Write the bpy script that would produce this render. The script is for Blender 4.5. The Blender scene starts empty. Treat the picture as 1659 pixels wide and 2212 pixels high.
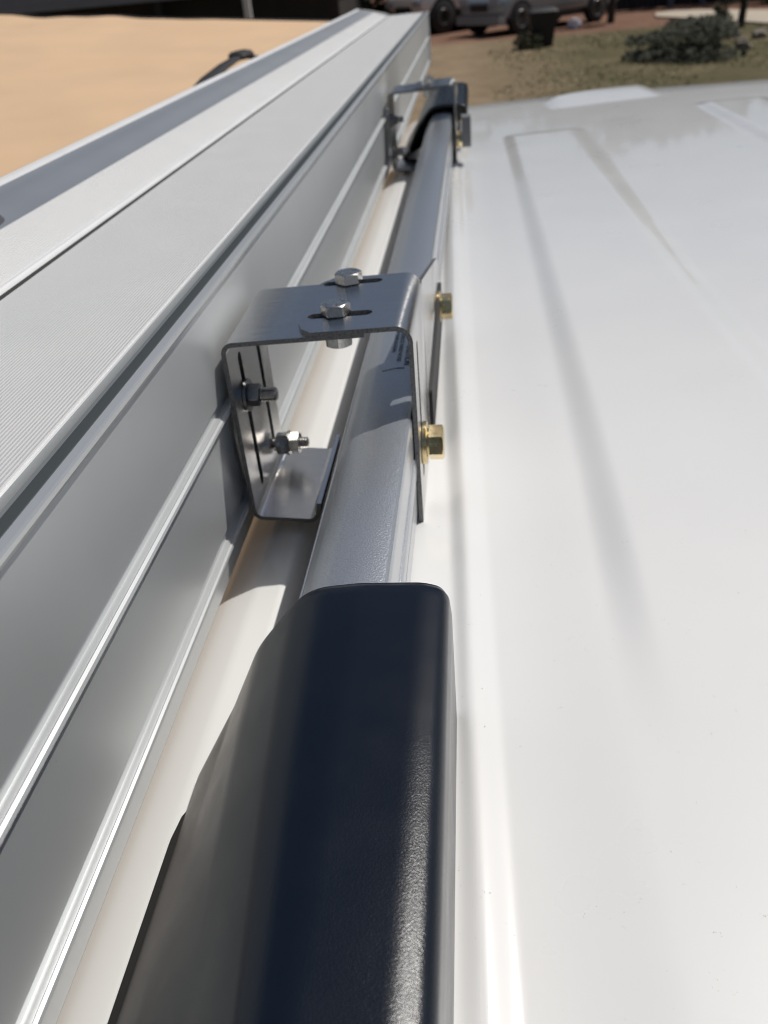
import bpy, bmesh, math, random
from mathutils import Vector, Matrix
random.seed(7)
sc = bpy.context.scene
C = sc.collection
H = 2.0            # camera height above the ground; vehicle parts below are written relative to this level

# ---------------------------------------------------------------- camera
cam_d = bpy.data.cameras.new('camera'); cam = bpy.data.objects.new('camera', cam_d); C.objects.link(cam)
R = Matrix(((0.99299, 0.01819, 0.11681), (0.08851, 0.54549, -0.83343), (-0.07888, 0.83793, 0.54005)))
_v = Vector((193.5, 1204.0, -1820.0)); _Y = _v.normalized()
_s, _c = math.sin(math.radians(5.5)), math.cos(math.radians(5.5))
_d = -(1820.0 ** 2) / (_v.x * _s - _v.y * _c)
_Z = -Vector((_d * _s, -_d * _c, -1820.0)).normalized(); _X = _Y.cross(_Z)
R = Matrix((_X, _Y, _Z))
cam.matrix_world = Matrix.Translation((0, 0, H)) @ R.to_4x4()
cam_d.sensor_fit = 'VERTICAL'; cam_d.sensor_height = 36.0; cam_d.lens = 1820.0 / 2212.0 * 36.0
cam_d.clip_start = 0.01; cam_d.clip_end = 1000
cam_d.dof.use_dof = True; cam_d.dof.focus_distance = 0.295; cam_d.dof.aperture_fstop = 16.0
sc.camera = cam
sc.cycles.filter_width = 1.0; sc.cycles.sample_clamp_indirect = 4.0

# ---------------------------------------------------------------- light
SUN = Vector((0.50, 0.37, 1.0)).normalized()
w = bpy.data.worlds.new('World'); sc.world = w; w.use_nodes = True
nt = w.node_tree; bg = nt.nodes['Background']
sky = nt.nodes.new('ShaderNodeTexSky'); sky.sky_type = 'NISHITA'; sky.sun_disc = False
sky.sun_elevation = math.asin(SUN.z); sky.sun_rotation = math.atan2(SUN.x, SUN.y)
sky.air_density = 1.0; sky.dust_density = 2.6; sky.ozone_density = .6
nt.links.new(sky.outputs[0], bg.inputs[0]); bg.inputs[1].default_value = 0.062
sd = bpy.data.lights.new('sun', 'SUN'); sd.energy = 3.7; sd.angle = math.radians(0.53); sd.color = (1.0, 0.965, 0.915)
so = bpy.data.objects.new('sun', sd); C.objects.link(so)
so.rotation_euler = SUN.to_track_quat('Z', 'Y').to_euler(); so.location = (4, 3, 9)
vs = sc.view_settings
vs.view_transform = 'Standard'; vs.look = 'None'; vs.exposure = -0.23; vs.gamma = 1.0; vs.use_curve_mapping = False

# ---------------------------------------------------------------- materials
def mat(name, col, rough=.5, metal=0., spec=.5, coat=0., coat_rough=.05, noise=0., nscale=30., ncol=None,
        bump=0., bscale=200., stretch=None, rvar=0., specks=0., speck_scale=60., speck_col=(.12, .11, .1), aniso=0., bdist=.001, mottle=None):
    m = bpy.data.materials.new(name); m.use_nodes = True
    t = m.node_tree; N = t.nodes; L = t.links; b = N['Principled BSDF']
    b.inputs['Roughness'].default_value = rough; b.inputs['Metallic'].default_value = metal
    b.inputs['Specular IOR Level'].default_value = spec
    b.inputs['Coat Weight'].default_value = coat; b.inputs['Coat Roughness'].default_value = coat_rough
    b.inputs['Anisotropic'].default_value = aniso
    if aniso > 0:
        tg = N.new('ShaderNodeTangent'); tg.direction_type = 'RADIAL'; tg.axis = 'X'; L.new(tg.outputs[0], b.inputs['Tangent'])
    tc = N.new('ShaderNodeTexCoord'); mp = N.new('ShaderNodeMapping')
    L.new(tc.outputs['Object'], mp.inputs[0])
    if stretch: mp.inputs['Scale'].default_value = stretch
    c4 = (*col, 1.); src = None
    if noise > 0:
        n = N.new('ShaderNodeTexNoise'); n.inputs['Scale'].default_value = nscale; n.inputs['Detail'].default_value = 5
        L.new(mp.outputs[0], n.inputs[0])
        r = N.new('ShaderNodeValToRGB'); r.color_ramp.elements[0].position = .32; r.color_ramp.elements[1].position = .68
        d = ncol if ncol else tuple(x * (1 - noise) for x in col)
        r.color_ramp.elements[0].color = (*d, 1.); r.color_ramp.elements[1].color = c4
        L.new(n.outputs['Fac'], r.inputs[0]); src = r.outputs[0]
    if mottle:
        n = N.new('ShaderNodeTexNoise'); n.inputs['Scale'].default_value = mottle[1]; n.inputs['Detail'].default_value = 6; n.inputs['Roughness'].default_value = .7
        L.new(tc.outputs['Object'], n.inputs[0])
        r = N.new('ShaderNodeValToRGB'); r.color_ramp.elements[0].position = mottle[2]; r.color_ramp.elements[1].position = mottle[2] + .12
        r.color_ramp.elements[0].color = (0, 0, 0, 1); r.color_ramp.elements[1].color = (1, 1, 1, 1)
        L.new(n.outputs['Fac'], r.inputs[0])
        mx = N.new('ShaderNodeMixRGB'); L.new(r.outputs[0], mx.inputs[0])
        if src: L.new(src, mx.inputs[1])
        else: mx.inputs[1].default_value = c4
        mx.inputs[2].default_value = (*mottle[0], 1.); src = mx.outputs[0]
    if specks > 0:
        v = N.new('ShaderNodeTexVoronoi'); v.inputs['Scale'].default_value = speck_scale
        n2 = N.new('ShaderNodeTexNoise'); n2.inputs['Scale'].default_value = speck_scale * 2.2
        ad = N.new('ShaderNodeMixRGB'); ad.blend_type = 'ADD'; ad.inputs[0].default_value = .012
        L.new(tc.outputs['Object'], n2.inputs[0]); L.new(tc.outputs['Object'], ad.inputs[1]); L.new(n2.outputs['Color'], ad.inputs[2])
        L.new(ad.outputs[0], v.inputs[0])
        sp = N.new('ShaderNodeSeparateColor'); L.new(v.outputs['Color'], sp.inputs[0])
        mul = N.new('ShaderNodeMath'); mul.operation = 'MULTIPLY'; L.new(sp.outputs[0], mul.inputs[0]); mul.inputs[1].default_value = specks
        sub = N.new('ShaderNodeMath'); sub.operation = 'SUBTRACT'; L.new(mul.outputs[0], sub.inputs[0]); sub.inputs[1].default_value = specks * .66
        lt = N.new('ShaderNodeMath'); lt.operation = 'LESS_THAN'; L.new(v.outputs['Distance'], lt.inputs[0]); L.new(sub.outputs[0], lt.inputs[1])
        ml = N.new('ShaderNodeMath'); ml.operation = 'MULTIPLY'; L.new(lt.outputs[0], ml.inputs[0]); ml.inputs[1].default_value = .75
        mx = N.new('ShaderNodeMixRGB'); L.new(ml.outputs[0], mx.inputs[0])
        if src: L.new(src, mx.inputs[1])
        else: mx.inputs[1].default_value = c4
        mx.inputs[2].default_value = (*speck_col, 1.); src = mx.outputs[0]
    if src: L.new(src, b.inputs['Base Color'])
    else: b.inputs['Base Color'].default_value = c4
    if rvar > 0:
        n = N.new('ShaderNodeTexNoise'); n.inputs['Scale'].default_value = nscale * 1.7; n.inputs['Detail'].default_value = 6
        L.new(mp.outputs[0], n.inputs[0])
        mr = N.new('ShaderNodeMapRange'); mr.inputs['From Min'].default_value = .3; mr.inputs['From Max'].default_value = .7
        mr.inputs['To Min'].default_value = max(.02, rough - rvar); mr.inputs['To Max'].default_value = rough + rvar
        L.new(n.outputs['Fac'], mr.inputs[0]); L.new(mr.outputs[0], b.inputs['Roughness'])
    if bump > 0:
        n = N.new('ShaderNodeTexNoise'); n.inputs['Scale'].default_value = bscale; n.inputs['Detail'].default_value = 3
        L.new(mp.outputs[0], n.inputs[0])
        bm = N.new('ShaderNodeBump'); bm.inputs['Strength'].default_value = bump; bm.inputs['Distance'].default_value = bdist
        L.new(n.outputs['Fac'], bm.inputs['Height']); L.new(bm.outputs[0], b.inputs['Normal'])
    return m

M = {}
M['white_paint'] = mat('white_paint', (.78, .78, .765), .3, spec=.5, coat=.9, coat_rough=.045, specks=.33, speck_scale=230, speck_col=(.30, .28, .25), rvar=.03, nscale=9, noise=.035)
M['white_side'] = mat('white_side', (.76, .755, .735), .35, coat=.35, coat_rough=.05, specks=.12, speck_scale=110, speck_col=(.4, .36, .3))
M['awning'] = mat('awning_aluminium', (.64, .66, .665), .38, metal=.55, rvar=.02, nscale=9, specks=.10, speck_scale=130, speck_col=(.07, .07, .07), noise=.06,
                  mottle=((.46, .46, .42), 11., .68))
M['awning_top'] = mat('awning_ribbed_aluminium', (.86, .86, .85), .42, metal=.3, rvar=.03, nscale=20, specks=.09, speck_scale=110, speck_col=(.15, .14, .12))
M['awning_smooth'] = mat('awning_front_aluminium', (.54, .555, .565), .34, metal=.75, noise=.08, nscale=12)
M['awning_cap'] = mat('awning_cap_plastic', (.62, .62, .61), .45)
M['steel'] = mat('brushed_steel', (.70, .69, .68), .22, metal=1., rvar=.05, nscale=30, stretch=(1, 22, 22), noise=.08, bump=.5, bscale=130, bdist=.00008, aniso=.85)
M['steel_edge'] = mat('cut_steel_edge', (.25, .25, .255), .5, metal=1., noise=.5, nscale=900, bump=.5, bscale=1500, bdist=.0003)
M['stainless'] = mat('stainless_steel', (.62, .60, .57), .24, metal=1., noise=.1, nscale=300, rvar=.06, bump=.12, bscale=900, bdist=.0002)
M['black_steel'] = mat('dull_steel', (.30, .30, .30), .32, metal=1., noise=.2, nscale=300)
M['brass'] = mat('yellow_zinc_steel', (.78, .60, .32), .24, metal=1., noise=.35, nscale=140, ncol=(.55, .50, .32), rvar=.06, bump=.1, bscale=700, bdist=.0002)
M['silver'] = mat('silver_rail_paint', (.55, .58, .62), .30, metal=.75, coat=.4, coat_rough=.12, noise=.25, nscale=1500, bump=.5, bscale=1300, bdist=.0004)
M['cover'] = mat('dark_navy_plastic', (.0025, .006, .013), .24, spec=.45, bump=.24, bscale=2300, bdist=.0004, rvar=.03, nscale=40, specks=.05, speck_scale=110, speck_col=(.12, .12, .11))
M['rubber'] = mat('black_rubber', (.012, .012, .012), .6)
M['ink'] = mat('label_ink', (.02, .025, .035), .4)
M['film'] = mat('clear_label_edge', (.10, .12, .15), .3)
M['tan'] = mat('tan_canvas', (.68, .48, .305), .85, spec=.15, noise=.08, nscale=3.5, bump=.35, bscale=2.2, bdist=.02, mottle=((.65, .455, .285), 1.3, .52))
M['strap'] = mat('black_webbing', (.012, .012, .013), .7)
M['glass'] = mat('dark_glass', (.02, .025, .03), .08, spec=.8)
M['tyre'] = mat('tyre_rubber', (.02, .02, .02), .8)
M['rim'] = mat('alloy_rim', (.18, .18, .18), .35, metal=.8)
M['white_truck'] = mat('white_truck_paint', (.8, .78, .74), .3, coat=.8)
M['suv_paint'] = mat('silver_grey_car_paint', (.27, .30, .33), .35, metal=.3, coat=.5)
M['dark_trim'] = mat('dark_trim', (.02, .02, .022), .5)
M['lamp'] = mat('headlamp_lens', (.35, .37, .40), .1)
M['bin'] = mat('black_bin_plastic', (.008, .009, .011), .55)
M['rag'] = mat('white_plastic_bag', (.75, .74, .78), .6)
M['bark'] = mat('bark', (.05, .04, .03), .9, noise=.4, nscale=12)
M['leaf'] = mat('dark_foliage', (.022, .032, .014), .8, spec=.2, noise=.5, nscale=1.2)
M['leaf2'] = mat('olive_foliage', (.05, .055, .025), .8, spec=.2, noise=.4, nscale=2.)
M['shrub'] = mat('grey_shrub', (.080, .085, .060), .85, spec=.2, noise=.3, nscale=5)
M['grass'] = mat('dry_grass', (.34, .30, .19), .9, spec=.1, noise=.4, nscale=1.1, ncol=(.24, .24, .13))
M['rock'] = mat('pale_rock', (.27, .235, .19), .9, noise=.3, nscale=9)
M['drive'] = mat('pale_concrete', (.50, .43, .34), .9, noise=.12, nscale=1.5)
M['siding'] = mat('grey_siding', (.21, .22, .235), .7, noise=.1, nscale=2)
M['underfloor'] = mat('underfloor_dark', (.028, .024, .02), .9, noise=.3, nscale=2)
M['roofing'] = mat('grey_shingle', (.09, .085, .08), .9)
M['white_post'] = mat('white_post_paint', (.5, .5, .49), .6)
M['grey_post'] = mat('weathered_post', (.13, .13, .145), .8)
M['fence'] = mat('dark_fence_board', (.022, .02, .024), .9, noise=.3, nscale=4)

def ground_mat():
    m = bpy.data.materials.new('dry_ground'); m.use_nodes = True
    t = m.node_tree; N = t.nodes; L = t.links; b = N['Principled BSDF']; b.inputs['Roughness'].default_value = .95; b.inputs['Specular IOR Level'].default_value = .1
    tc = N.new('ShaderNodeTexCoord')
    def nz(scale, lo, hi, detail=6):
        n = N.new('ShaderNodeTexNoise'); n.inputs['Scale'].default_value = scale; n.inputs['Detail'].default_value = detail; n.inputs['Roughness'].default_value = .65
        L.new(tc.outputs['Object'], n.inputs[0])
        r = N.new('ShaderNodeMapRange'); r.inputs['From Min'].default_value = lo; r.inputs['From Max'].default_value = hi; L.new(n.outputs['Fac'], r.inputs[0]); return r.outputs[0]
    def mx(f, a, c):
        k = N.new('ShaderNodeMixRGB'); L.new(f, k.inputs[0])
        for i, q in ((1, a), (2, c)):
            if isinstance(q, tuple): k.inputs[i].default_value = (*q, 1)
            else: L.new(q, k.inputs[i])
        return k.outputs[0]
    base = mx(nz(1.6, .35, .65), (.22, .165, .105), (.30, .225, .15))
    sx = N.new('ShaderNodeSeparateXYZ'); L.new(tc.outputs['Object'], sx.inputs[0])
    # weeds grow on the verge to the right, bare tan dirt to the left; reddish gravel where the cars stand
    g = N.new('ShaderNodeMapRange'); g.inputs['From Min'].default_value = -.4; g.inputs['From Max'].default_value = 2.4; L.new(sx.outputs['X'], g.inputs[0])
    am = N.new('ShaderNodeMath'); am.operation = 'MULTIPLY'; L.new(g.outputs[0], am.inputs[0]); L.new(nz(.55, .2, .5), am.inputs[1])
    cl = N.new('ShaderNodeClamp'); L.new(am.outputs[0], cl.inputs[0])
    weeds = mx(nz(2.2, .35, .65), (.080, .078, .038), (.125, .105, .058))
    col = mx(cl.outputs[0], base, weeds)
    rr = N.new('ShaderNodeMapRange'); rr.inputs['From Min'].default_value = 25.6; rr.inputs['From Max'].default_value = 27.2; L.new(sx.outputs['Y'], rr.inputs[0])
    rc = N.new('ShaderNodeClamp'); L.new(rr.outputs[0], rc.inputs[0])
    col = mx(rc.outputs[0], col, mx(nz(2., .35, .65), (.16, .09, .06), (.24, .14, .10)))
    L.new(col, b.inputs['Base Color'])
    bp = N.new('ShaderNodeBump'); bp.inputs['Strength'].default_value = .6; bp.inputs['Distance'].default_value = .05
    L.new(nz(9., 0, 1), bp.inputs['Height']); L.new(bp.outputs[0], b.inputs['Normal'])
    return m
M['ground'] = ground_mat()

# ---------------------------------------------------------------- helpers
def thing(name, label, cat, loc=(0, 0, 0), group=None):
    o = bpy.data.objects.new(name, None); C.objects.link(o); o.location = loc; o.empty_display_size = .1
    o['label'] = label; o['category'] = cat
    if group: o['group'] = group
    return o
def base_of(p):
    v = Vector((0, 0, 0))
    while p is not None: v += p.location; p = p.parent
    return v
def link(name, verts, faces, mats, parent=None, smooth=True, angle=35, fm=None, rel=False):
    """verts are in world metres unless rel"""
    off = Vector((0, 0, 0)) if rel else base_of(parent)
    me = bpy.data.meshes.new(name); me.from_pydata([tuple(Vector(v) - off) for v in verts], [], faces)
    for m in (mats if isinstance(mats, (list, tuple)) else [mats]): me.materials.append(m)
    if fm:
        for p, i in zip(me.polygons, fm): p.material_index = i
    bm = bmesh.new(); bm.from_mesh(me); bmesh.ops.remove_doubles(bm, verts=bm.verts, dist=1e-7); bmesh.ops.recalc_face_normals(bm, faces=bm.faces); bm.to_mesh(me); bm.free()
    if smooth: me.shade_smooth(); me.set_sharp_from_angle(angle=math.radians(angle))
    o = bpy.data.objects.new(name, me); C.objects.link(o)
    if parent: o.parent = parent
    return o
def struct(o): o['kind'] = 'structure'; return o
def tag(o, label, cat, group=None, kind=None):
    o['label'] = label; o['category'] = cat
    if group: o['group'] = group
    if kind: o['kind'] = kind
    return o
class G:
    """gathers several shapes of one part into one mesh"""
    def __init__(s): s.v = []; s.f = []; s.m = []
    def add(s, v, f, mi=0):
        n = len(s.v); s.v += [tuple(x) for x in v]; s.f += [tuple(i + n for i in q) for q in f]; s.m += [mi] * len(f); return s
    def box(s, a, b, mi=0):
        (x0, y0, z0), (x1, y1, z1) = a, b
        v = [(x0, y0, z0), (x1, y0, z0), (x1, y1, z0), (x0, y1, z0), (x0, y0, z1), (x1, y0, z1), (x1, y1, z1), (x0, y1, z1)]
        return s.add(v, [(0, 3, 2, 1), (4, 5, 6, 7), (0, 1, 5, 4), (1, 2, 6, 5), (2, 3, 7, 6), (3, 0, 4, 7)], mi)
    def xform(s, mtx): s.v = [tuple(mtx @ Vector(q)) for q in s.v]; return s
    def build(s, name, mats, parent=None, **k): return link(name, s.v, s.f, mats, parent, fm=s.m, **k)
def fillet(pts, rad, n=6, closed=False):
    """round the corners of a 2D polyline; rad is a number or list"""
    out = []; N = len(pts)
    for i, p in enumerate(pts):
        r = rad[i] if isinstance(rad, (list, tuple)) else rad
        if r <= 0 or (not closed and i in (0, N - 1)): out.append(tuple(p)); continue
        P = Vector(p); A = (Vector(pts[i - 1]) - P); B = (Vector(pts[(i + 1) % N]) - P)
        la, lb = A.length, B.length; A /= la; B /= lb
        ang = A.angle(B)
        if ang > 3.1: out += [(p[0] + A.x * t_, p[1] + A.y * t_) for t_ in [min(r, la * .3) * (1 - k / n) for k in range(n + 1)]]; continue
        t = min(r / math.tan(ang / 2), la * .48, lb * .48); rr = t * math.tan(ang / 2)
        c = P + (A + B).normalized() * (rr / math.sin(ang / 2))
        a0 = P + A * t - c; a1 = P + B * t - c
        th = a0.angle(a1); sg = 1 if a0.x * a1.y - a0.y * a1.x > 0 else -1
        for k in range(n + 1):
            q = th * k / n * sg; out.append((c.x + a0.x * math.cos(q) - a0.y * math.sin(q), c.y + a0.x * math.sin(q) + a0.y * math.cos(q)))
    return out
def thicken(path, t):
    """closed polygon of a sheet: path plus its offset by t on the left side"""
    off = []
    for i, p in enumerate(path):
        a = Vector(path[max(0, i - 1)]); b = Vector(path[min(len(path) - 1, i + 1)]); P = Vector(p)
        d1 = (P - a) if i > 0 else (b - P); d2 = (b - P) if i < len(path) - 1 else (P - a)
        d1.normalize(); d2.normalize(); n = Vector((-d1.y - d2.y, d1.x + d2.x)).normalized()
        k = t / max(.4, n.dot(Vector((-d1.y, d1.x)))); off.append((P.x + n.x * k, P.y + n.y * k))
    return list(path) + off[::-1]
def extrude(poly, y0, y1, steps=1, cap=True, g=None, mi=0, capm=0, fy=None):
    """extrude an XZ polygon (z relative to the camera level) along Y"""
    g = g or G(); n = len(poly); v = []
    for k in range(steps + 1):
        y = y0 + (y1 - y0) * k / steps
        for (x, z) in poly:
            dx, dz = fy(y) if fy else (0, 0)
            v.append((x + dx, y, z + H + dz))
    f = []
    for k in range(steps):
        for i in range(n): j = (i + 1) % n; f.append((k * n + i, k * n + j, (k + 1) * n + j, (k + 1) * n + i))
    g.add(v, f, mi)
    if cap:
        g.add(v[:n], [tuple(range(n))], capm); g.add(v[-n:], [tuple(range(n))], capm)
    return g
def lathe(prof, origin, axis, seg=24, g=None, mi=0):
    """prof: list of (distance along axis, radius or function of angle)"""
    g = g or G(); ax = Vector(axis).normalized(); u = ax.orthogonal().normalized() if abs(ax.z) < .9 else Vector((1, 0, 0)); w_ = ax.cross(u); o = Vector(origin)
    v = []; f = []
    for d, r in prof:
        for k in range(seg):
            a = 2 * math.pi * k / seg; rr = r(a) if callable(r) else r; dd = d(a) if callable(d) else d
            v.append(o + ax * dd + (u * math.cos(a) + w_ * math.sin(a)) * rr)
    for i in range(len(prof) - 1):
        for k in range(seg): j = (k + 1) % seg; f.append((i * seg + k, i * seg + j, (i + 1) * seg + j, (i + 1) * seg + k))
    f.append(tuple(range(seg))); f.append(tuple(range((len(prof) - 1) * seg, len(prof) * seg)))
    return g.add(v, f, mi)
def hexf(af, rot=0.):
    def r(a):
        q = (a - rot) % (math.pi / 3) - math.pi / 6
        return af / 2 / math.cos(q)
    return r
def hex_head(origin, axis, af, h, rot=0., g=None, both=False, washer=0., wt=0.):
    hr = hexf(af, rot); ci = af / 2 * .965
    prof = []
    if washer: prof += [(0, washer), (wt * .8, washer), (wt, washer * .96), (wt, af / 2 * .9)]
    if both: prof += [(wt, ci), (lambda a: wt + (hr(a) - ci) * .5, hr)]
    else: prof += [(wt, hr)]
    prof += [(lambda a: wt + h - (hr(a) - ci) * .55, hr), (wt + h, ci)]
    return lathe(prof, origin, axis, 72, g)
def thread(origin, axis, r, L, pitch, g=None):
    prof = []; d = 0
    while d < L - pitch * 1.2: prof += [(d, r * .86), (d + pitch * .5, r)]; d += pitch
    prof += [(d, r * .88), (L - pitch * .5, r * .86), (L, r * .7)]
    return lathe(prof, origin, axis, 28, g)
def cut(o, cutters):
    for c in cutters:
        md = o.modifiers.new('b', 'BOOLEAN'); md.operation = 'DIFFERENCE'; md.solver = 'EXACT'; md.object = c
    dg = bpy.context.evaluated_depsgraph_get(); me = bpy.data.meshes.new_from_object(o.evaluated_get(dg)); o.modifiers.clear(); old = o.data; o.data = me; me.name = old.name
    me.shade_smooth(); me.set_sharp_from_angle(angle=math.radians(32))
    for c in cutters: bpy.data.objects.remove(c, do_unlink=True)
def slot_cutter(c, axis, long, r, half, depth=.006):
    """stadium prism centred on c, long axis vector, half length, through axis"""
    ax = Vector(axis); lo = Vector(long); w_ = ax.cross(lo); pts = []
    for k in range(13): a = -math.pi / 2 + math.pi * k / 12; pts.append(lo * (half - r + r * math.cos(a)) + w_ * r * math.sin(a))
    for k in range(13): a = math.pi / 2 + math.pi * k / 12; pts.append(lo * (-(half - r) + r * math.cos(a)) + w_ * r * math.sin(a))
    n = len(pts); v = [Vector(c) + p - ax * depth for p in pts] + [Vector(c) + p + ax * depth for p in pts]
    f = [tuple(range(n))[::-1], tuple(range(n, 2 * n))] + [(i, (i + 1) % n, n + (i + 1) % n, n + i) for i in range(n)]
    return link('cutter', v, f, M['steel_edge'], None, smooth=False)
def text_mesh(name, s, size, mtx, m, parent, extrude_=.00004, align='LEFT'):
    cu = bpy.data.curves.new(name, 'FONT'); cu.body = s; cu.size = size; cu.extrude = extrude_; cu.align_x = align; cu.resolution_u = 3
    t = bpy.data.objects.new(name, cu); C.objects.link(t)
    me = bpy.data.meshes.new_from_object(t.evaluated_get(bpy.context.evaluated_depsgraph_get()))
    bpy.data.objects.remove(t, do_unlink=True)
    me.transform(mtx); me.materials.clear(); me.materials.append(m)
    return me
def interp(tab, x):
    if x <= tab[0][0]: return tab[0][1] + (tab[1][1] - tab[0][1]) / (tab[1][0] - tab[0][0]) * (x - tab[0][0])
    for (a, b), (c, d) in zip(tab, tab[1:]):
        if x <= c: return b + (d - b) * (x - a) / (c - a)
    (a, b), (c, d) = tab[-2:]; return d + (d - b) / (c - a) * (x - c)
def ss(t): t = max(0., min(1., t)); return t * t * (3 - 2 * t)

# ================================================================ SETTING
def grid(x0, x1, y0, y1, nx, ny, fz):
    v = [(x0 + (x1 - x0) * i / nx, y0 + (y1 - y0) * j / ny, fz(x0 + (x1 - x0) * i / nx, y0 + (y1 - y0) * j / ny)) for j in range(ny + 1) for i in range(nx + 1)]
    f = [(j * (nx + 1) + i, j * (nx + 1) + i + 1, (j + 1) * (nx + 1) + i + 1, (j + 1) * (nx + 1) + i) for j in range(ny) for i in range(nx)]
    return v, f
struct(link('ground', [(-300, -300, 0), (300, -300, 0), (300, 300, 0), (-300, 300, 0)], [(0, 1, 2, 3)], M['ground'], smooth=False))
near = [(5.31, 29.45), (5.71, 28.46), (6.46, 26.28), (7.06, 24.29), (9.5, 18.5)]
far = [(5.55, 30.9), (6.23, 31.14), (7.15, 30.19), (8.35, 28.0), (12.5, 21.5)]
g = G()
for i in range(4):
    q = [near[i], near[i + 1], far[i + 1], far[i]]
    g.add([(x, y, .004) for x, y in q] + [(x, y, .05) for x, y in q], [(0, 1, 2, 3), (4, 5, 6, 7), (0, 1, 5, 4), (2, 3, 7, 6)])
struct(g.build('driveway', M['drive'], smooth=False))

# ================================================================ THE VEHICLE UNDER THE CAMERA
car = thing('white_vehicle', 'white vehicle whose large ribbed roof and silver side rail fill the foreground', 'car', (0.6, .5, 0))
RID = [(-1.5, .034), (.12, .0068), (.2, .0046), (.34, .0006), (.49, -.0035), (1.2, -.02), (2.2, -.034), (3., -.04)]
GE = [(.1, -.0108), (.15, -.0112), (.2, -.0120), (.25, -.0136), (.3, -.0160), (.35, -.0184), (.4, -.0208), (.45, -.0234), (.5, -.0258), (.6, -.0300), (.71, -.0335), (.9, -.0385), (1.12, -.0430), (1.6, -.052)]; GW = [(.12, .0095), (.25, .0070), (.33, .0095), (.4, .0108), (.5, .012), (1.1, .013)]
GZ = [(.12, -.2530), (.25, -.2540), (.34, -.2560), (.45, -.2575), (.6, -.2585)]
A1 = [(.0, .057), (.28, .0575), (.5, .0575), (1., .0515), (1.5, .0445)]; B1 = [(.2, .190), (.49, .180), (.75, .166), (1.46, .149)]
A2 = [(.0, .425), (.5, .41), (1.2, .385), (1.6, .368)]; B2 = [(.0, .52), (.5, .51), (1.2, .485), (1.6, .462)]
def plateau(x, y, A, B, yn, yf):
    a = interp(A, y); b = interp(B, y)
    return .0058 * ss((x - a + .005) / .021) * ss((b + .026 - x) / .031) * ss((y - yn) / .14) * ss((yf - y) / .045)
def roof_z(x, y):
    u = x - interp(RID, y); e = x - interp(GE, y); ew = interp(GW, y)
    gz = interp(GZ, max(.1, min(.6, y))); z = gz + (-.2510 - gz) * ss(e / ew)
    z -= .0030 * ss((u + .010) / .013) + .0004 * ss((e - ew) / .01)
    z += .017 * (1 - ((x - .65) / .66) ** 2) * ss((u) / .05) if u > 0 else 0
    z += plateau(x, y, A1, B1, .22, 1.50) + plateau(x, y, A2, B2, .1, 1.62)
    # front edge of the roof rolls down
    y0 = 1.80 - .07 * ss(x / .6) - .12 * ss((x - .8) / .45)
    t = max(0., y - y0)
    z -= .42 * t * t if t < .5 else .42 * .25 + .42 * (t - .5)
    t2 = max(0., -y - .9); z -= .25 * t2 * t2
    # shallow swelling added at the roof front, shaped to give a bright reflection
    ya = 1.71 + .10 * max(0, x - .13) ; k = ss((x - .125) / .035) * ss((.345 - x) / .035)
    z += .009 * min(1., max(0., (y - ya) / .12)) * k * ss((1.85 + .45 * (x - .13) - y) / .05)
    return z
xs = [-.080, -.072, -.066, -.062]
x = -.058
while x < .02: xs.append(x); x += .001
while x < .2: xs.append(x); x += .002
while x < .36: xs.append(x); x += .01
while x < .54: xs.append(x); x += .003
while x < 1.26: xs.append(x); x += .02
ys = []
y = -1.5
while y < 0: ys.append(y); y += .1
while y < 1.4: ys.append(y); y += .02
while y < 2.0: ys.append(y); y += .006
while y < 2.4: ys.append(y); y += .02
nx = len(xs)
v = [(x, y, H + roof_z(x, y)) for y in ys for x in xs]
f = [(j * nx + i, j * nx + i + 1, (j + 1) * nx + i + 1, (j + 1) * nx + i) for j in range(len(ys) - 1) for i in range(nx - 1)]
link('roof_panel', v, f, M['white_paint'], car, angle=60)
# side of the roof outside the rail, running down into the doors
side = [(-.0935, -.290), (-.0945, -.272), (-.1035, -.264), (-.118, -.2655), (-.135, -.2725), (-.150, -.282), (-.175, -.305), (-.20, -.345), (-.225, -.42), (-.27, -.62), (-.31, -.80), (-.36, -.86), (-.385, -1.05), (-.38, -1.35), (-.33, -1.62), (-.2, -1.66), (-.0, -1.66)]
side = side[:2] + fillet(side[1:10], [0, .006, .02, .03, .03, .04, .06, .1, 0], 5)[1:] + side[10:]
g = G(); n = len(side); v = []; ny = 20
for k in range(ny + 1):
    y = -1.5 + 4.0 * k / ny
    t = max(0., y - 1.75); dz = -.42 * t * t
    v += [(x, y, z + H + (dz if z > -.7 else 0)) for x, z in side]
g.add(v, [(k * n + i, k * n + i + 1, (k + 1) * n + i + 1, (k + 1) * n + i) for k in range(ny) for i in range(n - 1)])
g.build('body_side', M['white_side'], car, angle=50)
mir = G(); mir.v = [(1.26 - p[0], p[1], p[2]) for p in g.v]; mir.f = g.f; mir.m = g.m
mir.build('body_side', M['white_side'], car, angle=50)
g = G(); g.add([(-.27, 2.95, H - .84), (1.53, 2.95, H - .84), (1.28, 2.41, H - .46), (-.02, 2.41, H - .46)], [(0, 1, 2, 3)]); g.build('windscreen', M['glass'], car, smooth=False)
g = G()
v, f = grid(-.34, 1.6, 2.85, 3.9, 12, 8, lambda x, y: H - .86 - .12 * ((y - 2.85) / 1.05) ** 2 - .06 * abs((x - .63) / .97) ** 3)
g.add(v, f); g.box((-.34, 2.5, .36), (1.6, 3.9, .95)); g.build('bonnet', M['white_side'], car)
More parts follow.
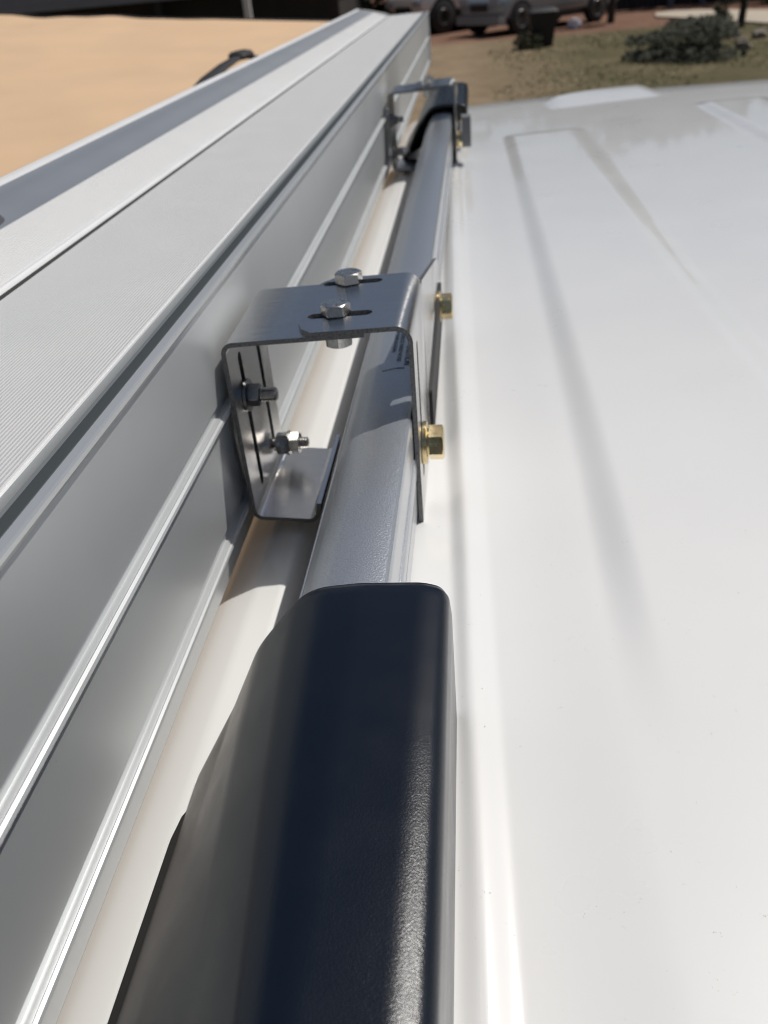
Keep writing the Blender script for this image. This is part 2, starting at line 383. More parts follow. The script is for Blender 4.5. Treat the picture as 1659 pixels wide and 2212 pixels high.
for x in (-.36, 1.6):
    for y in (-1.0, 2.95):
        wv = lathe([(0, .2), (0, .34), (.04, .37), (.2, .37), (.24, .34), (.24, .2)], (x, y, .37), (1, 0, 0), 32).build('wheel', M['tyre'], car)
        s = -1 if x < 0 else 1
        lathe([(0, .215), (.01, .22), (.02, .2), (.02, .05), (.03, .04)], (x + (.0 if s < 0 else .24) , y, .37), (s, 0, 0), 24).build('rim', M['rim'], wv)
# black weatherstrip in the ditch beside the rail
extrude([(-.0935, -.276), (-.0925, -.2735), (-.089, -.2735), (-.087, -.279), (-.070, -.281), (-.055, -.279), (-.055, -.286), (-.0935, -.286)], -1.4, 1.9, 1).build('weatherstrip', M['rubber'], car)

# ---- roof rail
rail_p = [(-.0480, -.1905), (-.0400, -.1910), (-.0372, -.1916), (-.0360, -.1926), (-.0354, -.1942), (-.0353, -.1960), (-.0356, -.2138), (-.0364, -.2142), (-.0364, -.2160),
          (-.0352, -.2164), (-.0346, -.2185), (-.0344, -.2230), (-.0350, -.2290), (-.0362, -.2300), (-.0362, -.2315), (-.0352, -.2322), (-.0358, -.2500), (-.038, -.2545), (-.076, -.2545), (-.0790, -.248),
          (-.0785, -.240), (-.0760, -.2158), (-.0758, -.2150), (-.0725, -.2048), (-.0718, -.2036), (-.0704, -.2034), (-.0700, -.2010), (-.0668, -.1968), (-.0652, -.1952), (-.0620, -.1932), (-.058, -.1917)]
rail = extrude(rail_p, .175, 1.55, 1).build('roof_rail', M['silver'], car, angle=20)
# caution lettering on the rail top
g = G()
def letters(s, size, x0, yend, sx=1.0):
    me = text_mesh('t', s, size, Matrix.Identity(4), M['ink'], None, .00003, 'RIGHT')
    for vv in me.vertices: vv.co.x *= sx
    mt = Matrix(((0, 1, 0, x0), (-1, 0, 0, yend), (0, 0, 1, H - .1911), (0, 0, 0, 1)))
    vs_ = []
    for vv in me.vertices:
        p = mt @ vv.co
        # sit on the rail's crowned top
        xx = max(-.066, min(-.0360, p.x)); top = [(-.0668, -.1968), (-.0652, -.1952), (-.062, -.1932), (-.058, -.1915), (-.048, -.1903), (-.040, -.1909), (-.0372, -.1916), (-.0358, -.1928)]
        zz = interp(top, xx); vs_.append((p.x, p.y, H + zz + .00008 + (p.z - (H - .1911))))
    g.add(vs_, [tuple(q.vertices) for q in me.polygons]); bpy.data.meshes.remove(me)
letters('CAUTION', .0052, -.0436, .4424, 1.25)
letters('TO REDUCE WIND NOISE', .0034, -.0480, .4473, 1.3)
letters('STOW BARS IN REAR', .0034, -.0518, .4617, 1.3)
lab = g.build('caution_label', M['ink'], rail, smooth=False); lab['label'] = 'small dark caution lettering printed on the rail top'
g = G(); 
for k in range(6):
    a = -.0554 + .0103 * k / 5; b_ = .4365 + .0022 * k / 5
    g.box((a, b_ - .00018, H + interp([(-.062, -.1932), (-.058, -.1915), (-.048, -.1903), (-.040, -.1909)], a) - .0002), (a + .0021, b_ + .00018, H + interp([(-.062, -.1932), (-.058, -.1915), (-.048, -.1903), (-.040, -.1909)], a) + .00012))
g.build('label_edge', M['film'], rail, smooth=False)

# ---- rail end covers
def cover_section(y):
    """outline of the cover at distance y, right foot over the top to the left foot"""
    f_ = interp([(.0, -.0480), (.09, -.0545), (.16, -.0610), (.20, -.0640), (.24, -.0660)], max(y, -.05))
    rx = interp([(.09, -.0110), (.24, -.0123)], y)
    pts = [(rx, -.2715), (rx, -.200), (rx - .0010, -.1888), (-.0215, -.1863), (-.045, -.1861), (f_, -.1884), (f_ - .021, -.2150), (-.1010, -.2440), (-.1140, -.2620), (-.1180, -.2715)]
    return fillet(pts, [0, .02, .0075, .02, .05, .03, .06, .03, .006, 0], 7)
def cover(y_front, y_back, sgn, parent, name='rail_end_cover', dz=0., src=None, k_=1.0, dx=0.):
    g = G(); rings = []
    L = abs(y_back - y_front)
    steps = [0, .0006, .0018, .004] + [.008 * k for k in range(1, 45)] + [.4]
    steps = [s for s in steps if s < L] + [L]
    P0 = None
    for s in steps:
        yy = y_front - sgn * s
        sec = cover_section((.240 - s) if src is None else src)
        if src is not None: sec = [(x, max(z, -.208) if x > -.03 else z) for x, z in sec]
        inset = .0018 * (1 - ss(s / .004)) ** 1
        c = (-.06, -.24)
        ring = []
        nsec = len(sec)
        for i, (x, z) in enumerate(sec):
            # round the front edge over, and sweep the left foot back so the outline is arched
            d = Vector((x - c[0], z - c[1])); l = d.length; d *= (l - inset) / l * k_
            sweep = .0
            q = max(0., (-.094 - x) / .024)
            sweep = .032 * q ** 1.6
            ring.append((c[0] + d.x + dx, yy - sgn * sweep * (1 - ss(s / .30)) , c[1] + d.y + H + dz))
        rings.append(ring)
    n = len(rings[0]); v = [p for r_ in rings for p in r_]
    f = [(k * n + i, k * n + i + 1, (k + 1) * n + i + 1, (k + 1) * n + i) for k in range(len(rings) - 1) for i in range(n - 1)]
    g.add(v, f, 0)
    # the cover's wall thickness, and a dark inner lip
    r0 = rings[0]; inner = []
    for (x, y, z) in r0:
        d = Vector((x - (-.058 + dx), z - (H - .262 + dz))); l = d.length; d *= (l - .0028) / l; inner.append((-.058 + dx + d.x, y, H - .262 + dz + d.y))
    deep = [(x, y - sgn * .05, z) for x, y, z in inner]
    g.add(r0 + inner, [(i, i + 1, n + i + 1, n + i) for i in range(n - 1)], 1)
    g.add(inner + deep, [(i, i + 1, n + i + 1, n + i) for i in range(n - 1)], 1)
    g.add(deep, [tuple(range(n))], 1)
    return g.build(name, [M['cover'], M['rubber']], parent, angle=50)
ec = cover(.240, -.45, 1, rail)
g = G()
gp = [(-.1085, -.2590), (-.1172, -.2638), (-.1176, -.2664), (-.1085, -.2665)]
v = []; st = [0, .004, .01, .02, .05, .1, .3, .6]
for s in st:
    q = -.005 * (1 - ss(s / .015)); v += [(x - (q if i in (1, 2) else 0), .205 - s, z + H) for i, (x, z) in enumerate(gp)]
g.add(v, [(k * 4 + i, k * 4 + (i + 1) % 4, k * 4 + 4 + (i + 1) % 4, k * 4 + 4 + i) for k in range(len(st) - 1) for i in range(4)] + [(0, 1, 2, 3)])
g.build('gasket', M['rubber'], ec)
fc = cover(1.37, 1.62, -1, rail, src=.24, k_=1.04, dz=.003, dx=-.003)

# ================================================================ THE AWNING
aw = thing('vehicle_awning', 'long silver aluminium awning box with finely ribbed top running beside the roof rail', 'awning', (-.25, 1.0, H - .25))
prof = []
zt = -.1250
# back face, bottom to top (stepped ledges the brackets hang on)
back = [(-.134, -.262), (-.1325, -.262), (-.1318, -.2462), (-.1289, -.2459), (-.1284, -.2450), (-.1289, -.2441), (-.1301, -.2437), (-.1301, -.2431), (-.1330, -.2427), (-.1330, -.2385), (-.1318, -.2375),
        (-.1318, -.1885), (-.1288, -.1872), (-.1284, -.1862), (-.1289, -.1852), (-.1301, -.1847), (-.1301, -.1841), (-.1330, -.1837), (-.1330, -.1795), (-.1315, -.1785),
        (-.1310, -.1285), (-.1290, -.1277), (-.1284, -.1262), (-.1288, -.1250), (-.1302, -.1250), (-.1304, -.1255), (-.1350, -.1263), (-.1352, -.1345), (-.1438, -.1345), (-.1441, -.1278), (-.1449, -.1254), (-.1455, zt), (-.1458, -.1257), (-.1465, -.1257)]
top = []
x = -.1466; p = .00160
while x > -.2365:
    top += [(x, zt - .0011), (x - p * .04, zt), (x - p * .52, zt), (x - p * .55, zt - .0011)]
    x -= p
top += [(-.2372, zt), (-.2376, zt - .0045), (-.2412, zt - .0045), (-.2416, zt - .0002), (-.2424, zt + .0010), (-.2440, zt + .0018), (-.2458, zt + .0018), (-.2470, zt + .0008), (-.2476, zt + .0004)]
x = -.2480
top.append((x, zt + .0010))
while x > -.2805:
    b_ = zt + .0010 + (-.2480 - x) * .33
    top += [(x, b_ - .0008), (x - p * .08, b_), (x - p * .54, b_ + .0001), (x - p * .58, b_ - .0008)]
    x -= p
fr = [(-.2815, -.1130), (-.2825, -.1134), (-.2860, -.1128), (-.2930, -.1108), (-.3020, -.1083), (-.3110, -.1066), (-.3190, -.1061), (-.3215, -.1052), (-.3250, -.1036), (-.3310, -.1035), (-.3370, -.1062), (-.352, -.118), (-.366, -.140), (-.372, -.170),
      (-.368, -.205), (-.352, -.238), (-.325, -.256), (-.29, -.262)]
AY0, AY1 = -.75, 2.735
nb, ntp = len(back), len(top)
poly = back + top + fr; n = len(poly)
g = G(); v = []
AN = 24
for k in range(AN + 1):
    y = AY0 + (AY1 - AY0) * k / AN
    sag = .0012 * max(0, (y - 1.2) / 1.5) ** 2
    v += [(x, y, z + H + sag) for x, z in poly]
for k in range(AN):
    for i in range(n):
        j = (i + 1) % n
        rib_shade = nb <= i < nb + ntp and abs(poly[i][0] - poly[j][0]) > .0004 and poly[i][1] < zt - .0009 + max(0, -.2480 - poly[i][0]) * .33 + (.0005 if poly[i][0] < -.248 else 0)  # groove floors coloured darker to stand in for shade between the ribs
        g.f.append((k * n + i, k * n + j, (k + 1) * n + j, (k + 1) * n + i)); g.m.append(3 if rib_shade else 0 if i < nb - 3 else (1 if i < nb + ntp - 1 or nb + ntp + 7 <= i < nb + ntp + 10 else 2))
g.v = v
g.add(v[:n], [tuple(range(n))], 0)
g.build('housing', [M['awning'], M['awning_top'], M['awning_smooth'], mat('groove_shade', (.085, .085, .08), .7)], aw, angle=24)
extrude([(-.1436, -.1343), (-.1354, -.1343), (-.1354, -.1332), (-.1424, -.1328), (-.1428, -.1286), (-.1438, -.1280)], AY0, AY1 - .02, 1).build('groove_reflection', mat('slate_reflection', (.085, .10, .11), .5), aw)  # added strip; the groove's dark reflection is put into its colour
# end cap, a little larger than the profile
cen = (-.25, -.185); cp = [((x - cen[0]) * 1.012 + cen[0], (z - cen[1]) * 1.012 + cen[1] + .0012) for x, z in back[:1] + back[4:5] + [(-.1284, -.1275), (-.1305, -.1245)] + [(-.236, -.1250), (-.249, -.1205), (-.281, -.1120)] + fr[5:]]
g = G(); n = len(cp); v = [(x, AY1 - .012, z + H) for x, z in cp] + [(x, AY1 + .012, z + H) for x, z in cp] + [((x - cen[0]) * .97 + cen[0], AY1 + .016, (z - cen[1]) * .97 + cen[1] + H) for x, z in cp]
g.add(v, [(i, (i + 1) % n, n + (i + 1) % n, n + i) for i in range(2 * n) if i % n != n - 1] + [(n - 1, 0, n, 2 * n - 1), (2 * n - 1, n, 2 * n, 3 * n - 1), tuple(range(n)), tuple(range(2 * n, 3 * n))])
g.build('end_cap', M['awning_cap'], aw)
# small oval plug on the smooth front rail
g = G()
for k in range(24):
    a = 2 * math.pi * k / 24; cx_ = -.2925 + .0075 * math.cos(a); cy_ = .492 + .019 * math.sin(a)
    g.v.append((cx_, cy_, H - .1108 + (-.2925 - cx_) * .27 - .0006))
for k in range(24):
    a = 2 * math.pi * k / 24; cx_ = -.2925 + .0063 * math.cos(a); cy_ = .492 + .0165 * math.sin(a)
    g.v.append((cx_, cy_, H - .1108 + (-.2925 - cx_) * .27 + .0016))
g.f = [(i, (i + 1) % 24, 24 + (i + 1) % 24, 24 + i) for i in range(24)] + [tuple(range(24, 48))]; g.m = [0] * 25
pl = g.build('oval_plug', mat('grey_plug', (.09, .085, .10), .4), aw); pl['label'] = 'small dark grey oval plug'

# black strap lying over the awning's outer edge
st_pts = [Vector((-.432, 1.18, -.215)), Vector((-.425, 1.34, -.152)), Vector((-.42, 1.45, -.132)), Vector((-.42, 1.56, -.123)), Vector((-.42, 1.66, -.119)), Vector((-.42, 1.74, -.124)), Vector((-.42, 1.86, -.138)), Vector((-.40, 1.95, -.17)), Vector((-.375, 2.0, -.20))]
strap = thing('black_strap', 'black webbing strap arching over the outer edge of the awning', 'strap', tuple(st_pts[0] + Vector((0, 0, H))))
def tube(g, pts, r, seg=8, flat=1.0):
    rings = []
    for i, p in enumerate(pts):
        d = (pts[min(i + 1, len(pts) - 1)] - pts[max(0, i - 1)]).normalized(); u = d.cross(Vector((0, 0, 1))).normalized() if abs(d.z) < .95 else Vector((1, 0, 0)); w_ = u.cross(d)
        rr = r[i] if isinstance(r, (list, tuple)) else r
        rings.append([p + (u * math.cos(2 * math.pi * k / seg) * flat + w_ * math.sin(2 * math.pi * k / seg)) * rr for k in range(seg)])
    v = [q for r_ in rings for q in r_]; n = seg
    f = [(k * n + i, k * n + (i + 1) % n, (k + 1) * n + (i + 1) % n, (k + 1) * n + i) for k in range(len(rings) - 1) for i in range(n)] + [tuple(range(n)), tuple(range((len(rings) - 1) * n, len(rings) * n))]
    return g.add(v, f)
off = Vector((0, 0, H))
g = G(); tube(g, [p + off for p in st_pts], [.007, .0068, .006, .005, .0042, .0042, .0042, .004, .004], 8, 2.4); g.build('webbing', M['strap'], strap)
g = G(); tube(g, [p + off for p in (Vector((-.42, 1.655, -.1185)), Vector((-.42, 1.67, -.1165)), Vector((-.42, 1.72, -.1185)), Vector((-.42, 1.735, -.1215)))], [.006, .0085, .0085, .006], 8, 2.2)
g.build('buckle', M['strap'], strap)

# ================================================================ BRACKETS
def make_bracket():
    br = thing('steel_bracket', 'brushed steel bracket nearest the camera, clamping awning to rail with slots and bolts', 'bracket', (-.08, .382, H - .256), 'steel brackets joining awning and rail')
    Y0, Y1 = .382, .462; t = .0024
    # left piece: top flange, upright against the awning, bottom flange, short upturn
    path = fillet([(-.0560, -.1472), (-.1278, -.1497), (-.1278, -.2535), (-.0905, -.2566), (-.0885, -.2440)], [0, .0065, .0065, .007, 0], 7)
    g = extrude(thicken(path, t), Y0, Y1, 1, True, None, 0, 1)
    left = g.build('awning_side_plate', [M['steel'], M['steel_edge']], br, angle=32)
    cs = []
    for y in (.4035, .4415):
        cs.append(slot_cutter((-.1266, y, H - .203), (1, 0, 0), (0, 0, 1), .0033, .040))
        cs.append(slot_cutter((-.0715, y + .008 if y < .42 else .4597 - .0055, H - .1485), (0, 0, 1), (1, 0, 0), .0040, .0075))
    for c in cs: c.location = Vector((0, 0, 0))
    cut(left, cs)
    # right piece: top flange over the left one, upright outside the rail
    t2 = .0024
    path = fillet([(-.0895, -.1459), (-.0322, -.1441), (-.0328, -.2585), (-.0400, -.2600)], [0, .0085, .004, 0], 8)[::-1]
    g = extrude(thicken(path, t2), Y0 - .001, Y1 + .001, 1, True, None, 0, 1)
    right = g.build('rail_side_plate', [M['steel'], M['steel_edge']], br, angle=32)
    cs = [slot_cutter((-.0700, .4035, H - .145), (0, 0, 1), (1, 0, 0), .0036, .0165), slot_cutter((-.0695, .4570 - .0035, H - .145), (0, 0, 1), (1, 0, 0), .0036, .0165),
          slot_cutter((-.0335, .4035, H - .2005), (1, 0, 0), (0, 0, 1), .0040, .0395)]
    # chamfered free corners of the flange
    for (yy, sg) in ((Y0 - .001, 1), (Y1 + .001, -1)):
        vv = []; 
        for z in (-.150, -.138): vv += [(-.094, yy - sg * .004, H + z), (-.094, yy + sg * .0145, H + z), (-.0893, yy + sg * .0125, H + z), (-.0870, yy + sg * .0062, H + z), (-.0825, yy + sg * .0012, H + z), (-.0795, yy - sg * .004, H + z)]
        k = 6; cs.append(link('cutter', vv, [tuple(range(k)), tuple(range(k, 2 * k))] + [(i, (i + 1) % k, k + (i + 1) % k, k + i) for i in range(k)], M['steel_edge'], None, smooth=False))
    cut(right, cs)
    # long ear of the right piece running on along the rail
    ear = [(.4628, -.1495), (.640, -.1900), (.655, -.1950), (.662, -.2040), (.662, -.2300), (.650, -.2420), (.4628, -.2560)]
    ear = fillet(ear, [0, .004, .01, .01, .02, .02, 0], 4)
    g = G(); n = len(ear); xo = -.0323; xi = xo - t2
    g.add([(xo, y, H + z) for y, z in ear] + [(xi, y, H + z) for y, z in ear], [tuple(range(n)), tuple(range(n, 2 * n))], 0)
    g.add([(xo, y, H + z) for y, z in ear] + [(xi, y, H + z) for y, z in ear], [(i, (i + 1) % n, n + (i + 1) % n, n + i) for i in range(n)], 1)
    g.build('plate_ear', [M['steel'], M['steel_edge']], br)
    # black rubber pad between ear and roof gutter
    pad = fillet([(.470, -.2200), (.655, -.2120), (.655, -.2420), (.470, -.2520)], .005, 4, True)
    g = G(); n = len(pad); g.add([(-.0321, y, H + z) for y, z in pad] + [(-.0301, y, H + z) for y, z in pad], [tuple(range(n)), tuple(range(n, 2 * n))] + [(i, (i + 1) % n, n + (i + 1) % n, n + i) for i in range(n)])
    g.build('rubber_pad', M['rubber'], br)
    # two stainless hex bolts through the top, nuts below
    for (bx, by, rot) in ((-.0720, .4045, math.pi / 6 * 0 + .12), (-.0715, .4535, .35)):
        z0 = H - .1447
        b = hex_head((bx, by, z0), (0, 0, 1), .0134, .0054, rot).build('hex_bolt', M['stainless'], br, angle=25)
        g = G()
        for word, a0, step in (('A2-70', 200, 21), ('THE', 62, 23)):
            for i, ch in enumerate(word):
                a = math.radians(a0 + (i * step if word != 'THE' else -i * step)) + rot; r_ = .0042
                me = text_mesh('c', ch, .0026, Matrix.Identity(4), M['stainless'], None, .0002, 'CENTER')
                upa = a + math.pi if word != 'THE' else a
                m4 = Matrix.Translation((bx + r_ * math.cos(a), by + r_ * math.sin(a), z0 + .0054)) @ Matrix.Rotation(upa - math.pi / 2, 4, 'Z') @ Matrix.Translation((0, -.0009, 0))
                g.add([m4 @ vv.co for vv in me.vertices], [tuple(q.vertices) for q in me.polygons]); bpy.data.meshes.remove(me)
        g.build('head_marks', M['stainless'], b, smooth=False)
        lathe([(0, .0088), (.0012, .0088), (.0013, .0045)], (bx, by, H - .1496), (0, 0, -1), 40).build('washer', M['black_steel'], br)
        hex_head((bx, by, H - .1509), (0, 0, -1), .0130, .0105, rot + .3, both=True).build('lock_nut', M['stainless'], br, angle=25)
    # threaded studs through the upright
    s1 = thread((-.1300, .4035, H - .1875), (1, 0, 0), .0040, .0215, .00095).build('threaded_stud', M['stainless'], br, angle=60)
    lathe([(0, .0088), (.0015, .0088), (.0016, .004)], (-.1252, .4035, H - .1875), (1, 0, 0), 40).build('washer', M['black_steel'], br)
    hex_head((-.1236, .4035, H - .1875), (1, 0, 0), .0108, .0062, .3, both=True).build('stud_nut', M['black_steel'], br, angle=25)
    thread((-.1300, .4415, H - .2378), (1, 0, 0), .0034, .0255, .0009).build('threaded_stud', M['stainless'], br, angle=60)
    hex_head((-.1236, .4415, H - .2378), (1, 0, 0), .0118, .0068, .1, both=True).build('stud_nut', M['stainless'], br, angle=25)
    lathe([(0, .0074), (.0012, .0074), (.0013, .004)], (-.1167, .4415, H - .2378), (1, 0, 0), 40).build('washer', M['black_steel'], br)
    hex_head((-.1154, .4415, H - .2378), (1, 0, 0), .0118, .0060, .6, both=True).build('stud_nut', M['stainless'], br, angle=25)
    # two yellow zinc bolts into the rail, one with its washer through the slot
    for by, bz in ((.4035, -.2195), (.622, -.2215)):
        bb = hex_head((-.0286, by, H + bz), (1, 0, 0), .0168, .0078, .52).build('brass_bolt', M['brass'], br, angle=25)
        bb['label'] = 'yellow zinc plated hex bolt'
        lathe([(0, .0118), (.0022, .0118), (.0024, .0112), (.0024, .006)], (-.0323 + .0002, by, H + bz), (1, 0, 0), 48).build('washer', M['brass'], br)
        lathe([(0, .0075), (.0015, .0075)], (-.0301, by, H + bz), (1, 0, 0), 30).build('spring_washer', M['brass'], br)
    return br
b0 = make_bracket()
b1 = b0.copy(); C.objects.link(b1); b1.location = b0.location + Vector((.003, .93, -.004))
b1['label'] = 'far steel bracket with a grey block, beside the curved dark rail end'
for ch in list(b0.children):
    c = ch.copy(); C.objects.link(c); c.parent = b1
    for q in ch.children:
        d = q.copy(); C.objects.link(d); d.parent = c
# the far one carries a grey spacer block on its bolts
P_ = fillet([(1.295, -.187), (1.325, -.189), (1.325, -.232), (1.295, -.229)], .006, 4, True)
g = G(); n = len(P_); g.add([(-.0215, y, H + z) for y, z in P_] + [(-.0085, y, H + z) for y, z in P_], [tuple(range(n)), tuple(range(n, 2 * n))] + [(i, (i + 1) % n, n + (i + 1) % n, n + i) for i in range(n)])
g.build('spacer_block', mat('grey_block', (.16, .165, .17), .5), b1)

# ================================================================ TAN CANVAS COVER NEXT TO THE VEHICLE
def tan_pt(u, s):
    """u 0..1 across, s 0..1 from the near foot over the top and down the far side"""
    sp = 1.35 + 3.65 * min(1., s / .8); x = -7.5 + (6.15 + .75 * max(0., min(1., (sp - 2.3) / 2.7))) * u
    prof_ = [(0., 1.35, 0.10), (.10, 1.42, .9), (.2, 1.6, 1.30), (.3, 1.95, 1.47), (.42, 2.5, 1.585), (.55, 3.3, 1.70), (.68, 4.2, 1.795), (.78, 4.9, 1.845), (.80, 5.0, 1.85), (.815, 5.05, 1.835), (.86, 5.15, 1.6), (1., 5.3, .1)]
    yy = interp([(a, b) for a, b, c in prof_], s); zz = interp([(a, c) for a, b, c in prof_], s)
    k = (zz / 1.85)
    # top edge slopes down toward the vehicle
    zz += k * ((-x - 1.62) * .092)
    zz += .010 * math.sin(x * 9.) * ss((s - .6) / .18) * (1 if s < .9 else 0) * ss((-x - 1.1) / 1.) * .6 + .006 * math.sin(x * 23 + 1) * ss((s - .7) / .1)*ss((-x - 1.1) / 1.)*.5
    return (x, yy, zz)
tn = thing('canvas_cover', 'smooth tan canvas cover stretched over a tall load to the left of the awning', 'tarpaulin', (-4, 3.2, 0))
NU, NS = 120, 80; v = [tan_pt(i / NU, j / NS) for j in range(NS + 1) for i in range(NU + 1)]
f = [(j * (NU + 1) + i, j * (NU + 1) + i + 1, (j + 1) * (NU + 1) + i + 1, (j + 1) * (NU + 1) + i) for j in range(NS) for i in range(NU)]
rt = [j * (NU + 1) + NU for j in range(NS + 1)]; lf = [j * (NU + 1) for j in range(NS + 1)]
f += [tuple(rt), tuple(lf[::-1])]
link('canvas', v, f, M['tan'], tn, angle=60)
g = G(); pts = [Vector(tan_pt(i / 60, .806)) + Vector((0, .01, .001)) for i in range(61)]; tube(g, pts, .011, 8); g.build('hem_shadow', M['strap'], tn)  # black tube standing in for the shadow line along the top edge

# ================================================================ BACKGROUND VEHICLES
def make_car(name, label, cat, pos, ang, paint, prof_, length, width, wb, r=.37, truck=False, clear=.35):
    """local x forward, y left; prof_ lists the body side outline, greenhouse handled apart"""
    t = thing(name, label, cat, (pos[0], pos[1], 0)); t.rotation_euler = (0, 0, ang)
    def loft(outline, half, tuck, m, nm, par):
        n = len(outline); g = G()
        lay = [(-half, 1.0), (-half * .97, 0), (half * .97, 0), (half, 1.0)]
        v = []
        zc = sum(z for _, z in outline) / n; xc = sum(x for x, _ in outline) / n
        for yy, k in ((-half + .08, .0), (-half, .05), (half, .05), (half - .08, .0)):
            pass
        ysl = [-half, -half + .05, -half + .16, -half + .38, half - .38, half - .16, half - .05, half]; scl = [.86, .955, .99, 1., 1., .99, .955, .86]
        for q, yy in enumerate(ysl):
            sc_ = scl[q]
            v += [(xc + (x - xc) * sc_, yy * (1 - tuck * max(0, (z - zc)) ) , zc + (z - zc) * sc_) for x, z in outline]
        for q in range(7): g.f += [(q * n + i, q * n + (i + 1) % n, (q + 1) * n + (i + 1) % n, (q + 1) * n + i) for i in range(n)]
        g.f += [tuple(range(n)), tuple(range(7 * n, 8 * n))]; g.m = [0] * len(g.f); g.v = v
        return link(nm, g.v, g.f, m, par, rel=True, angle=40)
    # body outline with wheel arches
    body = prof_['body']
    loft(fillet(body, .22, 5, True), width / 2, .0, paint, 'body', t)
    cab = loft(fillet(prof_['cab'], .22, 5, True), width / 2 - .06, .16, paint, 'cabin', t)
    for s in (-1, 1):
        for win in prof_['win']:
            n = len(win); xs_ = [(x, s * ((width / 2 - .06) * (1 - .16 * max(0, z - prof_['zc'])) + .012), z) for x, z in win]
            g = G(); g.add(xs_ + [(x, y - s * .03, z) for x, y, z in xs_], [tuple(range(n)), tuple(range(n, 2 * n))] + [(i, (i + 1) % n, n + (i + 1) % n, n + i) for i in range(n)])
            link('window', g.v, g.f, M['glass'], cab, rel=True, smooth=False)
    ws = prof_['screen']; wdt = width / 2 - .16
    link('windscreen', [(ws[0][0], -wdt, ws[0][1]), (ws[0][0], wdt, ws[0][1]), (ws[1][0], wdt * .88, ws[1][1]), (ws[1][0], -wdt * .88, ws[1][1])], [(0, 1, 2, 3)], M['glass'], cab, rel=True, smooth=False)
    xf = length / 2
    for s in (-1, 1):
        g = G(); g.box((xf - .12, s * (width / 2 - .30) - .17, .78), (xf + .015, s * (width / 2 - .30) + .17, .95)); link('headlight', g.v, g.f, M['lamp'], t, rel=True, smooth=False)
    g = G(); g.box((xf - .08, -.36, .62), (xf + .004, .36, .80)); link('grille', g.v, g.f, M['dark_trim'], t, rel=True, smooth=False)
    g = G(); g.box((xf - .2, -width / 2 + .05, .3), (xf + .06, width / 2 - .05, .52)); link('bumper', g.v, g.f, M['dark_trim'] if truck else paint, t, rel=True, smooth=False)
    g = G(); g.box((-xf + .25, -width / 2 + .12, .27), (xf - .25, width / 2 - .12, .60)); link('underbody', g.v, g.f, M['dark_trim'], t, rel=True, smooth=False)
    for xx in (wb / 2 + .05, -wb / 2 + .05):
        for s in (-1, 1):
            g = lathe([(0, .2), (0, r - .05), (.03, r), (.22, r), (.25, r - .05), (.25, .2)], (xx, s * (width / 2 - .23), r), (0, s, 0), 28)
            wh = link('wheel', g.v, g.f, M['tyre'], t, rel=True)
            g = lathe([(0, .23), (.015, .22), (.01, .19), (-.03, .17), (-.03, .06), (.0, .05)], (xx, s * (width / 2 + .02), r), (0, s, 0), 20); link('rim', g.v, g.f, M['rim'], wh, rel=True)
            g = G()
            arc = [(xx + (r + .09) * math.cos(math.pi * k / 12), r + (r + .09) * math.sin(math.pi * k / 12)) for k in range(13)]
            n = 13; g.add([(x, s * (width / 2 + .004), z) for x, z in arc] + [(x, s * (width / 2 - .1), z) for x, z in arc], [tuple(range(n)), tuple(range(n, 2 * n))] + [(i, i + 1, n + i + 1, n + i) for i in range(n - 1)])
            link('wheel_arch', g.v, g.f, M['dark_trim'], t, rel=True, smooth=False)
            if True:
                pass
    g = G()
    for s in (-1, 1): g.box((-wb / 2 + .6, s * (width / 2 + .01) - .01, .56), (wb / 2 - .5, s * (width / 2 + .01) + .015, .62))
    link('side_moulding', g.v, g.f, M['rim'] if not truck else M['dark_trim'], t, rel=True, smooth=False)
    return t
suv_p = dict(body=[(-2.35, .42), (2.35, .42), (2.38, .80), (2.2, .98), (1.1, 1.06), (-2.3, 1.08), (-2.38, .8)],
             cab=[(-2.25, 1.02), (1.05, 1.02), (.35, 1.66), (-.4, 1.74), (-1.9, 1.70), (-2.2, 1.3)],
             win=[[(-.55, 1.12), (.65, 1.12), (.2, 1.55), (-.5, 1.6)], [(-1.35, 1.12), (-.65, 1.12), (-.6, 1.6), (-1.35, 1.6)], [(-2.1, 1.14), (-1.45, 1.12), (-1.45, 1.58), (-1.85, 1.55)]],
             screen=[(1.06, 1.06), (.42, 1.63)], zc=1.3)
ang = math.atan2(27.57 - 29.73, 1.28 - 3.68)
fw = Vector((math.cos(ang), math.sin(ang))); nrm = Vector((fw.y, -fw.x))     # side facing the camera
if nrm.y > 0: nrm = -nrm
mid = (Vector((1.28, 27.75)) + Vector((3.68, 29.9))) / 2 - nrm * .95
make_car('silver_suv', 'silver grey suv parked on the dirt beside the black bin', 'car', mid - fw * .05, ang, M['suv_paint'], suv_p, 4.76, 1.9, 3.15, .38)
trk_p = dict(body=[(-2.7, .62), (2.7, .62), (2.72, 1.0), (2.5, 1.20), (1.2, 1.26), (-2.7, 1.26), (-2.75, .9)],
             cab=[(-.9, 1.2), (1.25, 1.2), (.55, 1.86), (-.75, 1.88)],
             win=[[(.05, 1.3), (.85, 1.3), (.4, 1.72), (.05, 1.76)], [(-.7, 1.3), (-.05, 1.3), (-.05, 1.76), (-.68, 1.76)]],
             screen=[(1.26, 1.25), (.6, 1.82)], zc=1.5)
tp = Vector((-.95, 30.3)) - fw * 1.9 - nrm * .98
make_car('white_pickup', 'white pickup truck standing left of the silver suv', 'truck', tp, ang, M['white_truck'], trk_p, 5.5, 1.96, 3.7, .46, True)

